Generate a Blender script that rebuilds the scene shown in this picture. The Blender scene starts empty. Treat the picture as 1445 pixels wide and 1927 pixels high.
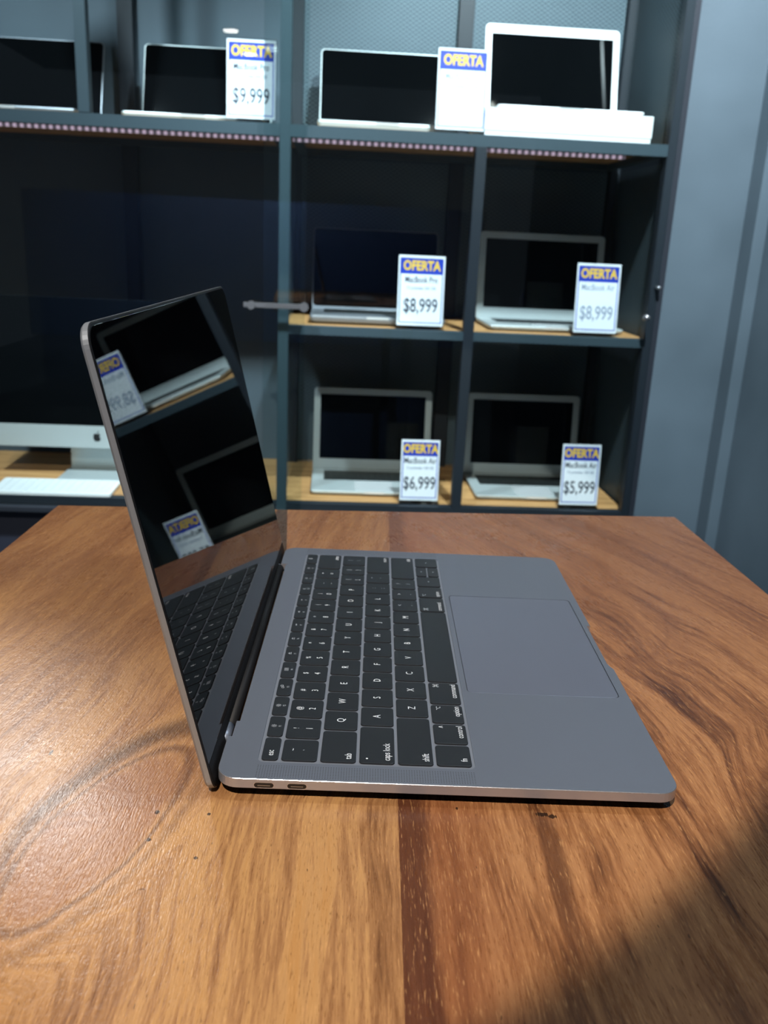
import bpy, bmesh, math, random
from mathutils import Vector, Matrix
random.seed(7)
PI = math.pi
sc = bpy.context.scene
COL = sc.collection

# ------------------------------------------------------------------ camera
cam_d = bpy.data.cameras.new('camera')
cam = bpy.data.objects.new('camera', cam_d)
COL.objects.link(cam)
RX = (0.9989928, -0.0044234, 0.0446514)
RY = (0.0414060, -0.2925233, -0.9553615)
RZ = (0.0172875, 0.9562482, -0.2920455)
M = Matrix(((RX[0], -RY[0], -RZ[0], 0.06781),
            (RX[1], -RY[1], -RZ[1], -0.33390),
            (RX[2], -RY[2], -RZ[2], 0.23631),
            (0, 0, 0, 1)))
cam.matrix_world = M
cam_d.sensor_fit = 'VERTICAL'
cam_d.sensor_height = 36.0
cam_d.sensor_width = 27.0
cam_d.lens = 1655.8 / 1927 * 36
cam_d.clip_start = 0.01
cam_d.dof.use_dof = True
cam_d.dof.focus_distance = 0.42
cam_d.dof.aperture_fstop = 17.0
sc.camera = cam

# ------------------------------------------------------------------ view + world
sc.view_settings.view_transform = 'Standard'
sc.view_settings.look = 'None'
sc.view_settings.gamma = 1
sc.view_settings.use_curve_mapping = False
sc.view_settings.exposure = 0.0
w = bpy.data.worlds.new('world')
sc.world = w
w.use_nodes = True
w.node_tree.nodes['Background'].inputs[0].default_value = (0.62, 0.8, 1.0, 1)
w.node_tree.nodes['Background'].inputs[1].default_value = 0.09

YAW = 0.047
U = Vector((math.cos(YAW), math.sin(YAW), 0))
WD = Vector((-math.sin(YAW), math.cos(YAW), 0))
W0 = -0.3367

def P(u, w_, z):
    """point of the cabinet frame (u to the right, w depth from the viewer, z above table) in metres"""
    return U * u + WD * (w_ + W0) + Vector((0, 0, z))

def spot(name, loc, target, energy, color, cone, blend, size=0.03):
    d = bpy.data.lights.new(name, 'SPOT')
    d.energy = energy; d.color = color; d.spot_size = math.radians(cone); d.spot_blend = blend
    d.shadow_soft_size = size
    o = bpy.data.objects.new(name, d)
    COL.objects.link(o)
    o.location = loc
    o.rotation_euler = (Vector(target) - Vector(loc)).to_track_quat('-Z', 'Y').to_euler()
    return o

# key over the table (from behind the viewer), display wash lights, far fill
spot('table_spot_light', (-0.28, -1.15, 1.84), (-0.24, 0.60, 0), 215, (1.0, 0.91, 0.81), 34.4, 0.04, 0.010)  # cone edge stands in for the viewer's shadow on the table
spot('table_spot_light', (0.75, 0.35, 1.84), (0.05, 0.12, 0), 42, (0.70, 0.85, 1.0), 44, 0.6, 0.05)  # added fill that turns the laptop deck bluish
spot('display_spot_light', (-0.85, 0.75, 1.84), tuple(P(-0.75, 2.25, -0.1)), 300, (0.82, 0.92, 1.0), 70, 0.7, 0.05)
spot('display_spot_light', (0.50, 0.75, 1.84), tuple(P(0.50, 2.25, 0.25)), 540, (0.86, 0.94, 1.0), 70, 0.7, 0.05)
spot('wall_spot_light', (0.9, 1.2, 1.84), (1.0, 1.9, 0.2), 3, (0.70, 0.84, 1.0), 60, 0.7, 0.05)

# ------------------------------------------------------------------ material helpers
def principled(name, color, rough=0.5, metal=0.0, spec=0.5, coat=0.0, emit=None, estr=0.0, coat_rough=0.03):
    m = bpy.data.materials.new(name)
    m.use_nodes = True
    b = m.node_tree.nodes['Principled BSDF']
    b.inputs['Base Color'].default_value = (*color, 1)
    b.inputs['Roughness'].default_value = rough
    b.inputs['Metallic'].default_value = metal
    b.inputs['Specular IOR Level'].default_value = spec
    b.inputs['Coat Weight'].default_value = coat
    b.inputs['Coat Roughness'].default_value = coat_rough
    if emit:
        b.inputs['Emission Color'].default_value = (*emit, 1)
        b.inputs['Emission Strength'].default_value = estr
    return m

class NT:
    """small helper to write node graphs as expressions"""
    def __init__(self, mat):
        self.t = mat.node_tree
        self.bsdf = self.t.nodes['Principled BSDF']
    def node(self, typ, **kw):
        n = self.t.nodes.new(typ)
        for k, v in kw.items():
            setattr(n, k, v)
        return n
    def link(self, a, b):
        self.t.links.new(a, b)
    def put(self, sock, v):
        if isinstance(v, (int, float)):
            sock.default_value = v
        elif isinstance(v, tuple):
            sock.default_value = v
        else:
            self.link(v, sock)
    def m(self, op, a, b=0.0, c=0.0, clamp=False):
        n = self.node('ShaderNodeMath', operation=op, use_clamp=clamp)
        self.put(n.inputs[0], a); self.put(n.inputs[1], b)
        if len(n.inputs) > 2: self.put(n.inputs[2], c)
        return n.outputs[0]
    def comb(self, x, y, z=0.0):
        n = self.node('ShaderNodeCombineXYZ')
        self.put(n.inputs[0], x); self.put(n.inputs[1], y); self.put(n.inputs[2], z)
        return n.outputs[0]
    def noise(self, vec, scale=1.0, detail=2.0, rough=0.5, dist=0.0):
        n = self.node('ShaderNodeTexNoise')
        self.link(vec, n.inputs['Vector'])
        n.inputs['Scale'].default_value = scale; n.inputs['Detail'].default_value = detail
        n.inputs['Roughness'].default_value = rough; n.inputs['Distortion'].default_value = dist
        return n.outputs['Fac']
    def ramp(self, f, stops, interp='LINEAR'):
        n = self.node('ShaderNodeValToRGB')
        self.put(n.inputs[0], f)
        r = n.color_ramp; r.interpolation = interp
        while len(r.elements) < len(stops): r.elements.new(0.5)
        for e, (p_, c) in zip(r.elements, stops):
            e.position = p_
            e.color = (*c, 1) if isinstance(c, tuple) else (c, c, c, 1)
        return n.outputs[0]
    def mix(self, f, a, b, mode='MIX'):
        n = self.node('ShaderNodeMix', data_type='RGBA', blend_type=mode)
        self.put(n.inputs[0], f)
        for s, v in ((n.inputs[6], a), (n.inputs[7], b)):
            if isinstance(v, tuple): s.default_value = (*v, 1)
            else: self.link(v, s)
        return n.outputs[2]
    def smooth(self, x, lo, hi):
        n = self.node('ShaderNodeMapRange', interpolation_type='SMOOTHSTEP')
        self.put(n.inputs[0], x); n.inputs[1].default_value = lo; n.inputs[2].default_value = hi
        return n.outputs[0]
    def coords(self):
        tc = self.node('ShaderNodeTexCoord')
        s = self.node('ShaderNodeSeparateXYZ')
        self.link(tc.outputs['Object'], s.inputs[0])
        return tc.outputs['Object'], s.outputs[0], s.outputs[1], s.outputs[2]

def s2l(r, g, b):
    return tuple(((c / 255) / 12.92 if c / 255 < 0.04045 else ((c / 255 + 0.055) / 1.055) ** 2.4) for c in (r, g, b))

# ---- table wood
def make_table_wood():
    m = principled('acacia_wood', (0.4, 0.22, 0.1), 0.36)
    n = NT(m)
    vec, x, y, z = n.coords()
    mul = lambda a_, b_: n.m('MULTIPLY', a_, b_)
    add = lambda a_, b_: n.m('ADD', a_, b_)
    sub = lambda a_, b_: n.m('SUBTRACT', a_, b_)
    inv = lambda a_: n.m('SUBTRACT', 1.0, a_)
    d1 = n.noise(n.comb(mul(x, 5.0), mul(y, 3.0), 1.3), 1.0, 3.0, 0.5)
    d2 = n.noise(n.comb(mul(x, 22.0), mul(y, 10.0), 5.1), 1.0, 3.0, 0.55)
    xr = sub(x, 0.086)
    right = n.m('GREATER_THAN', xr, 0.0)
    left = inv(right)
    yp = n.m('MAXIMUM', y, 0.0)
    lean = add(mul(mul(right, mul(yp, yp)), 0.62), mul(mul(left, yp), -0.15))
    # the grain of the right plank also fans out a little towards the right
    lean = add(lean, mul(mul(right, mul(n.m('MAXIMUM', sub(x, 0.13), 0.0), sub(0.1, y))), -0.7))
    xw = add(add(x, lean), add(mul(sub(d1, 0.5), 0.034), mul(sub(d2, 0.5), 0.008)))
    def knot(cx, cy, a, b, tilt):
        c, s_ = math.cos(tilt), math.sin(tilt)
        dx = sub(x, cx); dy = sub(y, cy)
        p = n.m('DIVIDE', add(mul(dx, c), mul(dy, -s_)), a)
        q = n.m('DIVIDE', add(mul(dx, s_), mul(dy, c)), b)
        r = n.m('SQRT', add(mul(p, p), mul(q, q)))
        return add(r, add(mul(sub(d2, 0.5), 0.42), mul(sub(d1, 0.5), 0.5)))
    k1 = knot(-0.037, -0.022, 0.020, 0.056, 0.27)
    k2 = knot(0.272, -0.004, 0.022, 0.048, 0.25)
    k3 = knot(0.243, 0.215, 0.026, 0.060, 0.25)
    near1 = inv(n.smooth(k1, 0.9, 1.9))
    near2 = inv(n.smooth(k2, 0.9, 2.0))
    near3 = inv(n.smooth(k3, 0.9, 2.0))
    flow = add(xw, add(mul(mul(k1, near1), 0.022), add(mul(mul(k2, near2), 0.014), mul(mul(k3, near3), 0.008))))
    plank = mul(right, 7.7)
    bands = n.noise(n.comb(mul(flow, 30.0), mul(y, 3.2), plank), 1.0, 5.0, 0.62)
    streak = n.noise(n.comb(mul(flow, 190.0), mul(y, 14.0), plank), 1.0, 4.0, 0.66)
    fine = n.noise(n.comb(mul(flow, 620.0), mul(y, 34.0), plank), 1.0, 2.0, 0.6)
    fibre = n.noise(n.comb(mul(add(x, add(lean, mul(sub(d1, 0.5), 0.012))), 1500.0), mul(y, 150.0), plank), 1.0, 2.0, 0.6)
    tone = add(add(mul(bands, 0.46), mul(streak, 0.34)), mul(fine, 0.20))
    tone = add(0.5, mul(sub(tone, 0.5), 1.45))
    left_c = n.ramp(tone, [(0.32, s2l(112, 76, 50)), (0.42, s2l(154, 112, 76)), (0.50, s2l(180, 136, 94)), (0.58, s2l(202, 158, 108)), (0.70, s2l(198, 150, 96))])
    right_c = n.ramp(tone, [(0.32, s2l(88, 56, 40)), (0.42, s2l(138, 95, 64)), (0.50, s2l(168, 120, 82)), (0.58, s2l(190, 142, 100)), (0.70, s2l(176, 126, 84))])
    wob = add(xr, mul(sub(streak, 0.5), 0.014))
    heart = inv(n.smooth(wob, 0.009, 0.016))
    red = inv(n.smooth(wob, 0.018, 0.055))
    right_c = n.mix(mul(red, 0.60), right_c, s2l(152, 98, 66))
    right_c = n.mix(mul(heart, 0.84), right_c, n.mix(fine, s2l(62, 34, 28), s2l(104, 64, 50)))
    fx = n.m('ABSOLUTE', sub(add(xr, mul(sub(d2, 0.5), 0.022)), 0.063))
    fy = n.m('ABSOLUTE', add(y, 0.045))
    fig = mul(inv(n.smooth(add(fx, mul(streak, 0.004)), 0.003, 0.009)), inv(n.smooth(fy, 0.015, 0.06)))
    right_c = n.mix(mul(fig, 0.72), right_c, s2l(98, 64, 46))
    col = n.mix(right, left_c, right_c)
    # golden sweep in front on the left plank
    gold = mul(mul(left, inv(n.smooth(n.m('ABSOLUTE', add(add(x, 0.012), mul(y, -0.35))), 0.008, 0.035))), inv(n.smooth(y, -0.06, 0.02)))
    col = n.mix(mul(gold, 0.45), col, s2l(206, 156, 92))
    # knot figures
    def ring(k, at, wd): return inv(n.smooth(n.m('ABSOLUTE', sub(k, at)), 0.0, wd))
    rg = n.m('MAXIMUM', ring(k1, 1.02, 0.10), mul(ring(k1, 1.30, 0.20), 0.55))
    col = n.mix(mul(inv(n.smooth(k1, 0.80, 1.05)), 0.62), col, s2l(160, 110, 78))
    col = n.mix(mul(mul(rg, add(0.5, mul(streak, 0.7))), 0.85), col, s2l(112, 74, 48))
    col = n.mix(mul(ring(k1, 1.14, 0.06), 0.40), col, s2l(196, 150, 110))
    col = n.mix(mul(n.m('MAXIMUM', ring(k2, 1.0, 0.14), mul(ring(k3, 1.0, 0.12), 0.6)), 0.42), col, s2l(112, 72, 50))
    # dark smoky shade around the upper end of the left knot and grey brown wear behind it
    smoke = mul(ring(k1, 1.40, 0.34), n.smooth(add(y, mul(x, -1.2)), 0.02, 0.07))
    col = n.mix(mul(smoke, 0.75), col, s2l(84, 60, 44))
    gy = mul(n.smooth(y, 0.03, 0.16), mul(left, inv(n.smooth(y, 0.26, 0.36))))
    gy = mul(gy, n.smooth(n.noise(n.comb(mul(flow, 12.0), mul(y, 6.0), 3.3), 1.0, 2.0), 0.32, 0.62))
    col = n.mix(mul(gy, 0.50), col, s2l(128, 100, 80))
    # browner towards the far edge of the right plank
    col = n.mix(mul(n.smooth(y, 0.06, 0.36), 0.50), col, s2l(142, 94, 62))
    # fibres, pores, glints
    col = n.mix(mul(inv(n.smooth(fibre, 0.30, 0.44)), 0.42), col, s2l(116, 74, 44))
    col = n.mix(mul(n.smooth(fibre, 0.57, 0.74), 0.45), col, s2l(236, 186, 130))
    pores = n.noise(n.comb(mul(flow, 1000.0), mul(y, 210.0), 9.0), 1.0, 1.0)
    col = n.mix(mul(inv(n.smooth(pores, 0.20, 0.28)), 0.7), col, s2l(74, 46, 30))
    # little pits and the burnt nick near the laptop
    for (cx, cy, rx_, ry_) in ((-0.017, -0.012, 0.0010, 0.0014), (-0.016, -0.030, 0.0009, 0.0011), (0.005, -0.040, 0.0008, 0.0010), (0.149, -0.004, 0.0028, 0.0016), (0.1535, -0.0052, 0.0020, 0.0014), (0.005, -0.012, 0.0008, 0.0010), (0.112, -0.002, 0.0007, 0.0009), (-0.077, 0.030, 0.0008, 0.0024)):
        p = n.m('DIVIDE', sub(x, cx), rx_); q = n.m('DIVIDE', sub(y, cy), ry_)
        r = add(n.m('SQRT', add(mul(p, p), mul(q, q))), mul(sub(fibre, 0.5), 1.6))
        col = n.mix(mul(inv(n.smooth(r, 0.8, 1.15)), 0.9), col, s2l(40, 30, 26))
    # pale scuffs
    sv = n.node('ShaderNodeTexVoronoi', feature='F1')
    n.link(n.comb(mul(x, 40.0), mul(add(y, mul(x, 0.7)), 26.0), 0.0), sv.inputs['Vector'])
    sv.inputs['Scale'].default_value = 1.0
    scuff = mul(inv(n.smooth(add(sv.outputs['Distance'], mul(fine, 0.03)), 0.03, 0.06)), n.m('GREATER_THAN', n.noise(vec, 22.0, 1.0), 0.57))
    col = n.mix(mul(scuff, 0.30), col, s2l(224, 188, 146))
    # overall oil tint, a bit greyer on the worn left plank
    tint = n.mix(right, (0.88, 0.80, 0.70), (0.86, 0.76, 0.65))
    col = n.mix(1.0, col, tint, 'MULTIPLY')
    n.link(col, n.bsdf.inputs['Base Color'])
    rr = add(add(0.16, mul(n.noise(vec, 30.0, 3.0), 0.14)), mul(fibre, 0.12))
    n.link(rr, n.bsdf.inputs['Roughness'])
    bp = n.node('ShaderNodeBump')
    bp.inputs['Strength'].default_value = 0.42
    bp.inputs['Distance'].default_value = 0.00035
    h = add(add(mul(fibre, 0.8), mul(n.noise(vec, 240.0, 2.0), 0.6)), mul(n.noise(n.comb(mul(x, 900.0), mul(y, 420.0), 2.0), 1.0, 1.0), 0.5))
    n.link(h, bp.inputs['Height'])
    n.link(bp.outputs[0], n.bsdf.inputs['Normal'])
    n.bsdf.inputs['Coat Weight'].default_value = 0.0
    n.bsdf.inputs['Specular IOR Level'].default_value = 0.42
    n.bsdf.inputs['Coat Roughness'].default_value = 0.10
    return m

def make_shelf_wood():
    m = principled('shelf_plywood', (0.5, 0.3, 0.14), 0.5)
    n = NT(m)
    vec, x, y, z = n.coords()
    f = n.noise(n.comb(n.m('MULTIPLY', x, 3.0), n.m('MULTIPLY', y, 40.0), 0.0), 1.0, 3.0)
    n.link(n.ramp(f, [(0.3, s2l(164, 118, 72)), (0.7, s2l(206, 158, 104))]), n.bsdf.inputs['Base Color'])
    return m

def make_alu(name, c, rough=0.38, metal=0.75):
    m = principled(name, c, rough, metal)
    n = NT(m)
    vec, x, y, z = n.coords()
    bp = n.node('ShaderNodeBump'); bp.inputs['Strength'].default_value = 0.08; bp.inputs['Distance'].default_value = 0.00005
    n.link(n.noise(vec, 5200.0, 1.0), bp.inputs['Height'])
    n.link(bp.outputs[0], n.bsdf.inputs['Normal'])
    return m

def make_key_mat():
    m = principled('key_plastic', (0.014, 0.017, 0.021), 0.46)
    n = NT(m)
    vec, x, y, z = n.coords()
    f = n.noise(vec, 70.0, 3.0)
    n.link(n.ramp(f, [(0.35, (0.012, 0.015, 0.019)), (0.75, (0.021, 0.025, 0.030))]), n.bsdf.inputs['Base Color'])
    n.link(n.m('ADD', 0.32, n.m('MULTIPLY', n.smooth(f, 0.35, 0.65), 0.22)), n.bsdf.inputs['Roughness'])
    return m

def make_glass(name, tint=(0.93, 0.97, 0.97)):
    m = bpy.data.materials.new(name)
    m.use_nodes = True
    t = m.node_tree; t.nodes.clear()
    o = t.nodes.new('ShaderNodeOutputMaterial')
    tr = t.nodes.new('ShaderNodeBsdfTransparent'); tr.inputs[0].default_value = (*tint, 1)
    gl = t.nodes.new('ShaderNodeBsdfGlossy'); gl.inputs['Roughness'].default_value = 0.0
    fr = t.nodes.new('ShaderNodeFresnel')
    ge = t.nodes.new('ShaderNodeNewGeometry')
    mr = t.nodes.new('ShaderNodeMapRange'); mr.inputs[3].default_value = 1.5; mr.inputs[4].default_value = 1 / 1.5
    t.links.new(ge.outputs['Backfacing'], mr.inputs[0]); t.links.new(mr.outputs[0], fr.inputs[0])
    mx = t.nodes.new('ShaderNodeMixShader')
    t.links.new(fr.outputs[0], mx.inputs[0]); t.links.new(tr.outputs[0], mx.inputs[1]); t.links.new(gl.outputs[0], mx.inputs[2])
    t.links.new(mx.outputs[0], o.inputs[0])
    return m

def make_wall(name, c1, c2):
    m = principled(name, c1, 0.6)
    n = NT(m)
    vec, x, y, z = n.coords()
    n.link(n.ramp(n.noise(vec, 2.2, 3.0), [(0.35, c1), (0.65, c2)]), n.bsdf.inputs['Base Color'])
    bp = n.node('ShaderNodeBump'); bp.inputs['Strength'].default_value = 0.15; bp.inputs['Distance'].default_value = 0.002
    n.link(n.noise(vec, 160.0, 2.0), bp.inputs['Height']); n.link(bp.outputs[0], n.bsdf.inputs['Normal'])
    return m

def make_led():
    m = principled('led_strip', (0.5, 0.45, 0.5), 0.4)
    n = NT(m)
    vec, x, y, z = n.coords()
    s = n.m('ABSOLUTE', n.m('SUBTRACT', n.m('FRACT', n.m('MULTIPLY', x, 62.0)), 0.5))
    f = n.m('SUBTRACT', 1.0, n.smooth(s, 0.12, 0.34))
    n.bsdf.inputs['Emission Color'].default_value = (1.0, 0.72, 0.92, 1)
    n.link(n.m('ADD', 0.08, n.m('MULTIPLY', f, 0.5)), n.bsdf.inputs['Emission Strength'])
    return m

WOOD = make_table_wood()
SHELF_WOOD = make_shelf_wood()
ALU = make_alu('space_grey_aluminium', (0.235, 0.265, 0.325), 0.42, 0.6)
ALU_SIDE = make_alu('machined_edge_aluminium', (0.46, 0.45, 0.48), 0.34, 0.6)
LID_EDGE = make_alu('lid_aluminium', (0.33, 0.36, 0.40), 0.34, 0.5)
ALU_BRIGHT = make_alu('chamfer_aluminium', (0.62, 0.62, 0.66), 0.25, 0.8)
PAD = make_alu('trackpad_glass', (0.215, 0.24, 0.31), 0.36, 0.5)
SILVER = make_alu('silver_aluminium', (0.50, 0.55, 0.56), 0.42, 0.35)
SILVER_EDGE = principled('bright_silver_edge', (0.8, 0.82, 0.84), 0.25, 0.4)
WELL = principled('keyboard_well', (0.30, 0.33, 0.39), 0.42, 0.5)
GRILLE = principled('grille_hole', (0.05, 0.055, 0.065), 0.5)
KEY = make_key_mat()
LEG = principled('legend_white', (0.80, 0.84, 0.88), 0.5)
LEG_DIM = principled('legend_grey', (0.45, 0.48, 0.52), 0.5)
SCREEN = principled('screen_glass', (0.002, 0.002, 0.0025), 0.015, 0, 0.75)
SCREEN_FAR = principled('display_glass', (0.002, 0.0025, 0.003), 0.03, 0, 0.4)
BLACK = principled('black_rubber', (0.006, 0.006, 0.007), 0.5)
HINGE = principled('hinge_plastic', (0.006, 0.006, 0.007), 0.55, 0, 0.25)
PORT = principled('port_interior', (0.01, 0.01, 0.011), 0.3)
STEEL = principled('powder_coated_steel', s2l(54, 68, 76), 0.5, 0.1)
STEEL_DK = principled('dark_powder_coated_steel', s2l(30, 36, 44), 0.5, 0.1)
MESH = principled('expanded_metal', s2l(108, 126, 134), 0.5, 0.2)
GLASS = make_glass('cabinet_glass')
ACRYLIC = make_glass('clear_acrylic', (0.96, 0.97, 0.98))
CHROME = principled('chrome', (0.22, 0.23, 0.24), 0.25, 0.75)
WHITE = principled('white_plastic', (0.84, 0.85, 0.86), 0.4)
BOXW = principled('white_card_box', (0.82, 0.83, 0.83), 0.5)
PAPER = principled('white_card', (0.86, 0.87, 0.90), 0.55)
BLUE = principled('printed_blue', (0.002, 0.035, 0.42), 0.5)
YELLOW = principled('printed_yellow', s2l(236, 190, 50), 0.5)
INK = principled('black_ink', s2l(38, 44, 60), 0.5)
INK_FAINT = principled('faint_ink', s2l(150, 158, 176), 0.5)
LED = make_led()
KEYS_DK = principled('dark_key_caps', (0.01, 0.012, 0.012), 0.45)
WALL_BACK = make_wall('dark_blue_grey_paint', s2l(70, 84, 95), s2l(80, 95, 106))
WALL_R = make_wall('blue_grey_paint', s2l(64, 79, 88), s2l(80, 96, 106))
FLOOR = make_wall('dark_floor', s2l(44, 50, 62), s2l(54, 60, 72))
CEIL = make_wall('dark_ceiling', s2l(40, 44, 50), s2l(48, 52, 58))
PANEL = principled('dark_panel', s2l(28, 34, 48), 0.6)
LAMP = principled('lamp_lens', (1, 1, 1), 0.5, emit=(1.0, 0.95, 0.88), estr=22)

# ------------------------------------------------------------------ object helpers
def tag(o, label=None, cat=None, group=None, kind=None):
    if label: o['label'] = label
    if cat: o['category'] = cat
    if group: o['group'] = group
    if kind: o['kind'] = kind
    return o

def thing(name, label, cat, loc=(0, 0, 0), rz=0.0, group=None):
    o = bpy.data.objects.new(name, None)
    COL.objects.link(o)
    o.empty_display_size = 0.02
    o.location = loc; o.rotation_euler = (0, 0, rz)
    return tag(o, label, cat, group)

def obj(name, bm, mats, parent=None, smooth=False, mat4=None):
    me = bpy.data.meshes.new(name)
    bmesh.ops.recalc_face_normals(bm, faces=bm.faces)
    bm.to_mesh(me); bm.free()
    if not isinstance(mats, (list, tuple)): mats = [mats]
    for m_ in mats: me.materials.append(m_)
    if smooth:
        for p in me.polygons: p.use_smooth = True
    o = bpy.data.objects.new(name, me)
    COL.objects.link(o)
    if parent: o.parent = parent
    if mat4 is not None: o.matrix_local = mat4
    return o

def box(bm, x0, x1, y0, y1, z0, z1, mi=0):
    v = [bm.verts.new(c) for c in ((x0, y0, z0), (x1, y0, z0), (x1, y1, z0), (x0, y1, z0), (x0, y0, z1), (x1, y0, z1), (x1, y1, z1), (x0, y1, z1))]
    for f in ((3, 2, 1, 0), (4, 5, 6, 7), (0, 1, 5, 4), (1, 2, 6, 5), (2, 3, 7, 6), (3, 0, 4, 7)):
        fc = bm.faces.new([v[i] for i in f]); fc.material_index = mi
    return bm

def B(x0, x1, y0, y1, z0, z1, bev=0.0):
    bm = bmesh.new()
    box(bm, x0, x1, y0, y1, z0, z1)
    if bev: bmesh.ops.bevel(bm, geom=bm.edges[:], offset=bev, segments=2, affect='EDGES')
    return bm

def rrect(x0, x1, y0, y1, r, seg=6):
    pts = []
    rs = r if isinstance(r, (tuple, list)) else (r,) * 4
    for (cx, cy, a0, rr) in ((x1 - rs[0], y1 - rs[0], 0, rs[0]), (x0 + rs[1], y1 - rs[1], 90, rs[1]), (x0 + rs[2], y0 + rs[2], 180, rs[2]), (x1 - rs[3], y0 + rs[3], 270, rs[3])):
        for i in range(seg + 1):
            a = math.radians(a0 + 90 * i / seg)
            pts.append((cx + rr * math.cos(a), cy + rr * math.sin(a)))
    return pts

def loft(bm, loops, cap0=True, cap1=True, mats=None):
    rows = [[bm.verts.new(p) for p in L] for L in loops]
    n_ = len(rows[0])
    for k in range(len(rows) - 1):
        for i in range(n_):
            f = bm.faces.new((rows[k][i], rows[k][(i + 1) % n_], rows[k + 1][(i + 1) % n_], rows[k + 1][i]))
            if mats: f.material_index = mats[k]
    if cap0: bm.faces.new(list(reversed(rows[0])))
    if cap1: bm.faces.new(rows[-1])
    return rows

def slab(bm, x0, x1, y0, y1, z0, z1, r, bev=0.0, seg=5):
    """rounded rectangular plate with softened top and bottom edge"""
    L = []
    if bev:
        prof = [(bev, z0), (0, z0 + bev), (0, z1 - bev), (bev * 0.3, z1 - bev * 0.3), (bev, z1)]
    else:
        prof = [(0, z0), (0, z1)]
    for ins, z in prof:
        rr = tuple(max(q - ins, q * 0.3) for q in r) if isinstance(r, tuple) else max(r - ins, r * 0.3)
        L.append([(x, y, z) for x, y in rrect(x0 + ins, x1 - ins, y0 + ins, y1 - ins, rr, seg)])
    loft(bm, L)
    return bm

def slab_obj(name, parent, mat, x0, x1, y0, y1, z0, z1, r, bev=0.0, mat4=None, seg=5):
    return obj(name, slab(bmesh.new(), x0, x1, y0, y1, z0, z1, r, bev, seg), mat, parent, False, mat4)

def cyl(bm, c0, c1, r0, r1=None, seg=20, cap=True):
    c0 = Vector(c0); c1 = Vector(c1); r1 = r0 if r1 is None else r1
    d = (c1 - c0).normalized()
    a = d.orthogonal().normalized(); b = d.cross(a)
    L = [[tuple(c + (a * math.cos(2 * PI * i / seg) + b * math.sin(2 * PI * i / seg)) * r) for i in range(seg)] for c, r in ((c0, r0), (c1, r1))]
    loft(bm, L, cap, cap)
    return bm

TXT = {}
def text_bm(s, size, sx=1.0, align='CENTER', depth=0.0, bold=0.0):
    key = (s, size, sx, align, depth, bold)
    if key not in TXT:
        cu = bpy.data.curves.new('t', 'FONT')
        cu.body = s; cu.size = size; cu.align_x = align; cu.align_y = 'CENTER'
        cu.offset = bold; cu.extrude = depth; cu.resolution_u = 3
        o = bpy.data.objects.new('t', cu)
        COL.objects.link(o)
        dg = bpy.context.evaluated_depsgraph_get()
        me = bpy.data.meshes.new_from_object(o.evaluated_get(dg))
        bpy.data.objects.remove(o); bpy.data.curves.remove(cu)
        TXT[key] = me
    bm = bmesh.new(); bm.from_mesh(TXT[key])
    for v in bm.verts: v.co.x *= sx
    return bm

def merge(dst, src, mat4, mi=0):
    me = bpy.data.meshes.new('tmp')
    src.transform(mat4)
    for f in src.faces: f.material_index = mi
    src.to_mesh(me); src.free()
    dst.from_mesh(me)
    bpy.data.meshes.remove(me)

T = Matrix.Translation
def Rz(a): return Matrix.Rotation(a, 4, 'Z')
def Rx(a): return Matrix.Rotation(a, 4, 'X')
def Ry(a): return Matrix.Rotation(a, 4, 'Y')

# ------------------------------------------------------------------ room shell
FZ = -0.90
CZ = 1.90
def wall(name, u0, u1, w0, w1, z0, z1, mat):
    o = obj(name, B(u0, u1, w0 + W0, w1 + W0, z0, z1), mat)
    o.rotation_euler = (0, 0, YAW)
    return tag(o, kind='structure')

wall('floor', -3.2, 2.2, -6.5, 2.95, FZ - 0.1, FZ, FLOOR)
wall('ceiling', -3.2, 3.2, -6.5, 2.95, CZ, CZ + 0.1, CEIL)
wall('wall_back', -3.2, 0.862, 2.6555, 2.82, FZ, CZ, WALL_BACK)
wall('wall_niche', 0.862, 1.16, 2.235, 2.82, FZ, CZ, WALL_R)
wall('wall_right', 1.082, 1.18, -0.6, 2.235, FZ, CZ, WALL_R)
wall('trim_1', 1.052, 1.082, 2.17, 2.235, FZ, CZ, WALL_R)

pt = obj('low_partition', B(-3.0, 2.0, -6.3, -6.2, FZ, 0.62, 0.01), principled('partition_blue', s2l(70, 92, 132), 0.6))  # added, unseen: gives the dim blue reflection in the cabinet glass
tag(pt, 'low blue partition across the shop far behind the viewer', 'partition')
spot('partition_light', (-0.6, -4.6, 1.84), (-0.6, -6.2, 0.1), 260, (0.8, 0.88, 1.0), 120, 0.6, 0.05)  # added lamp, brightens the partition for its reflection

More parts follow.
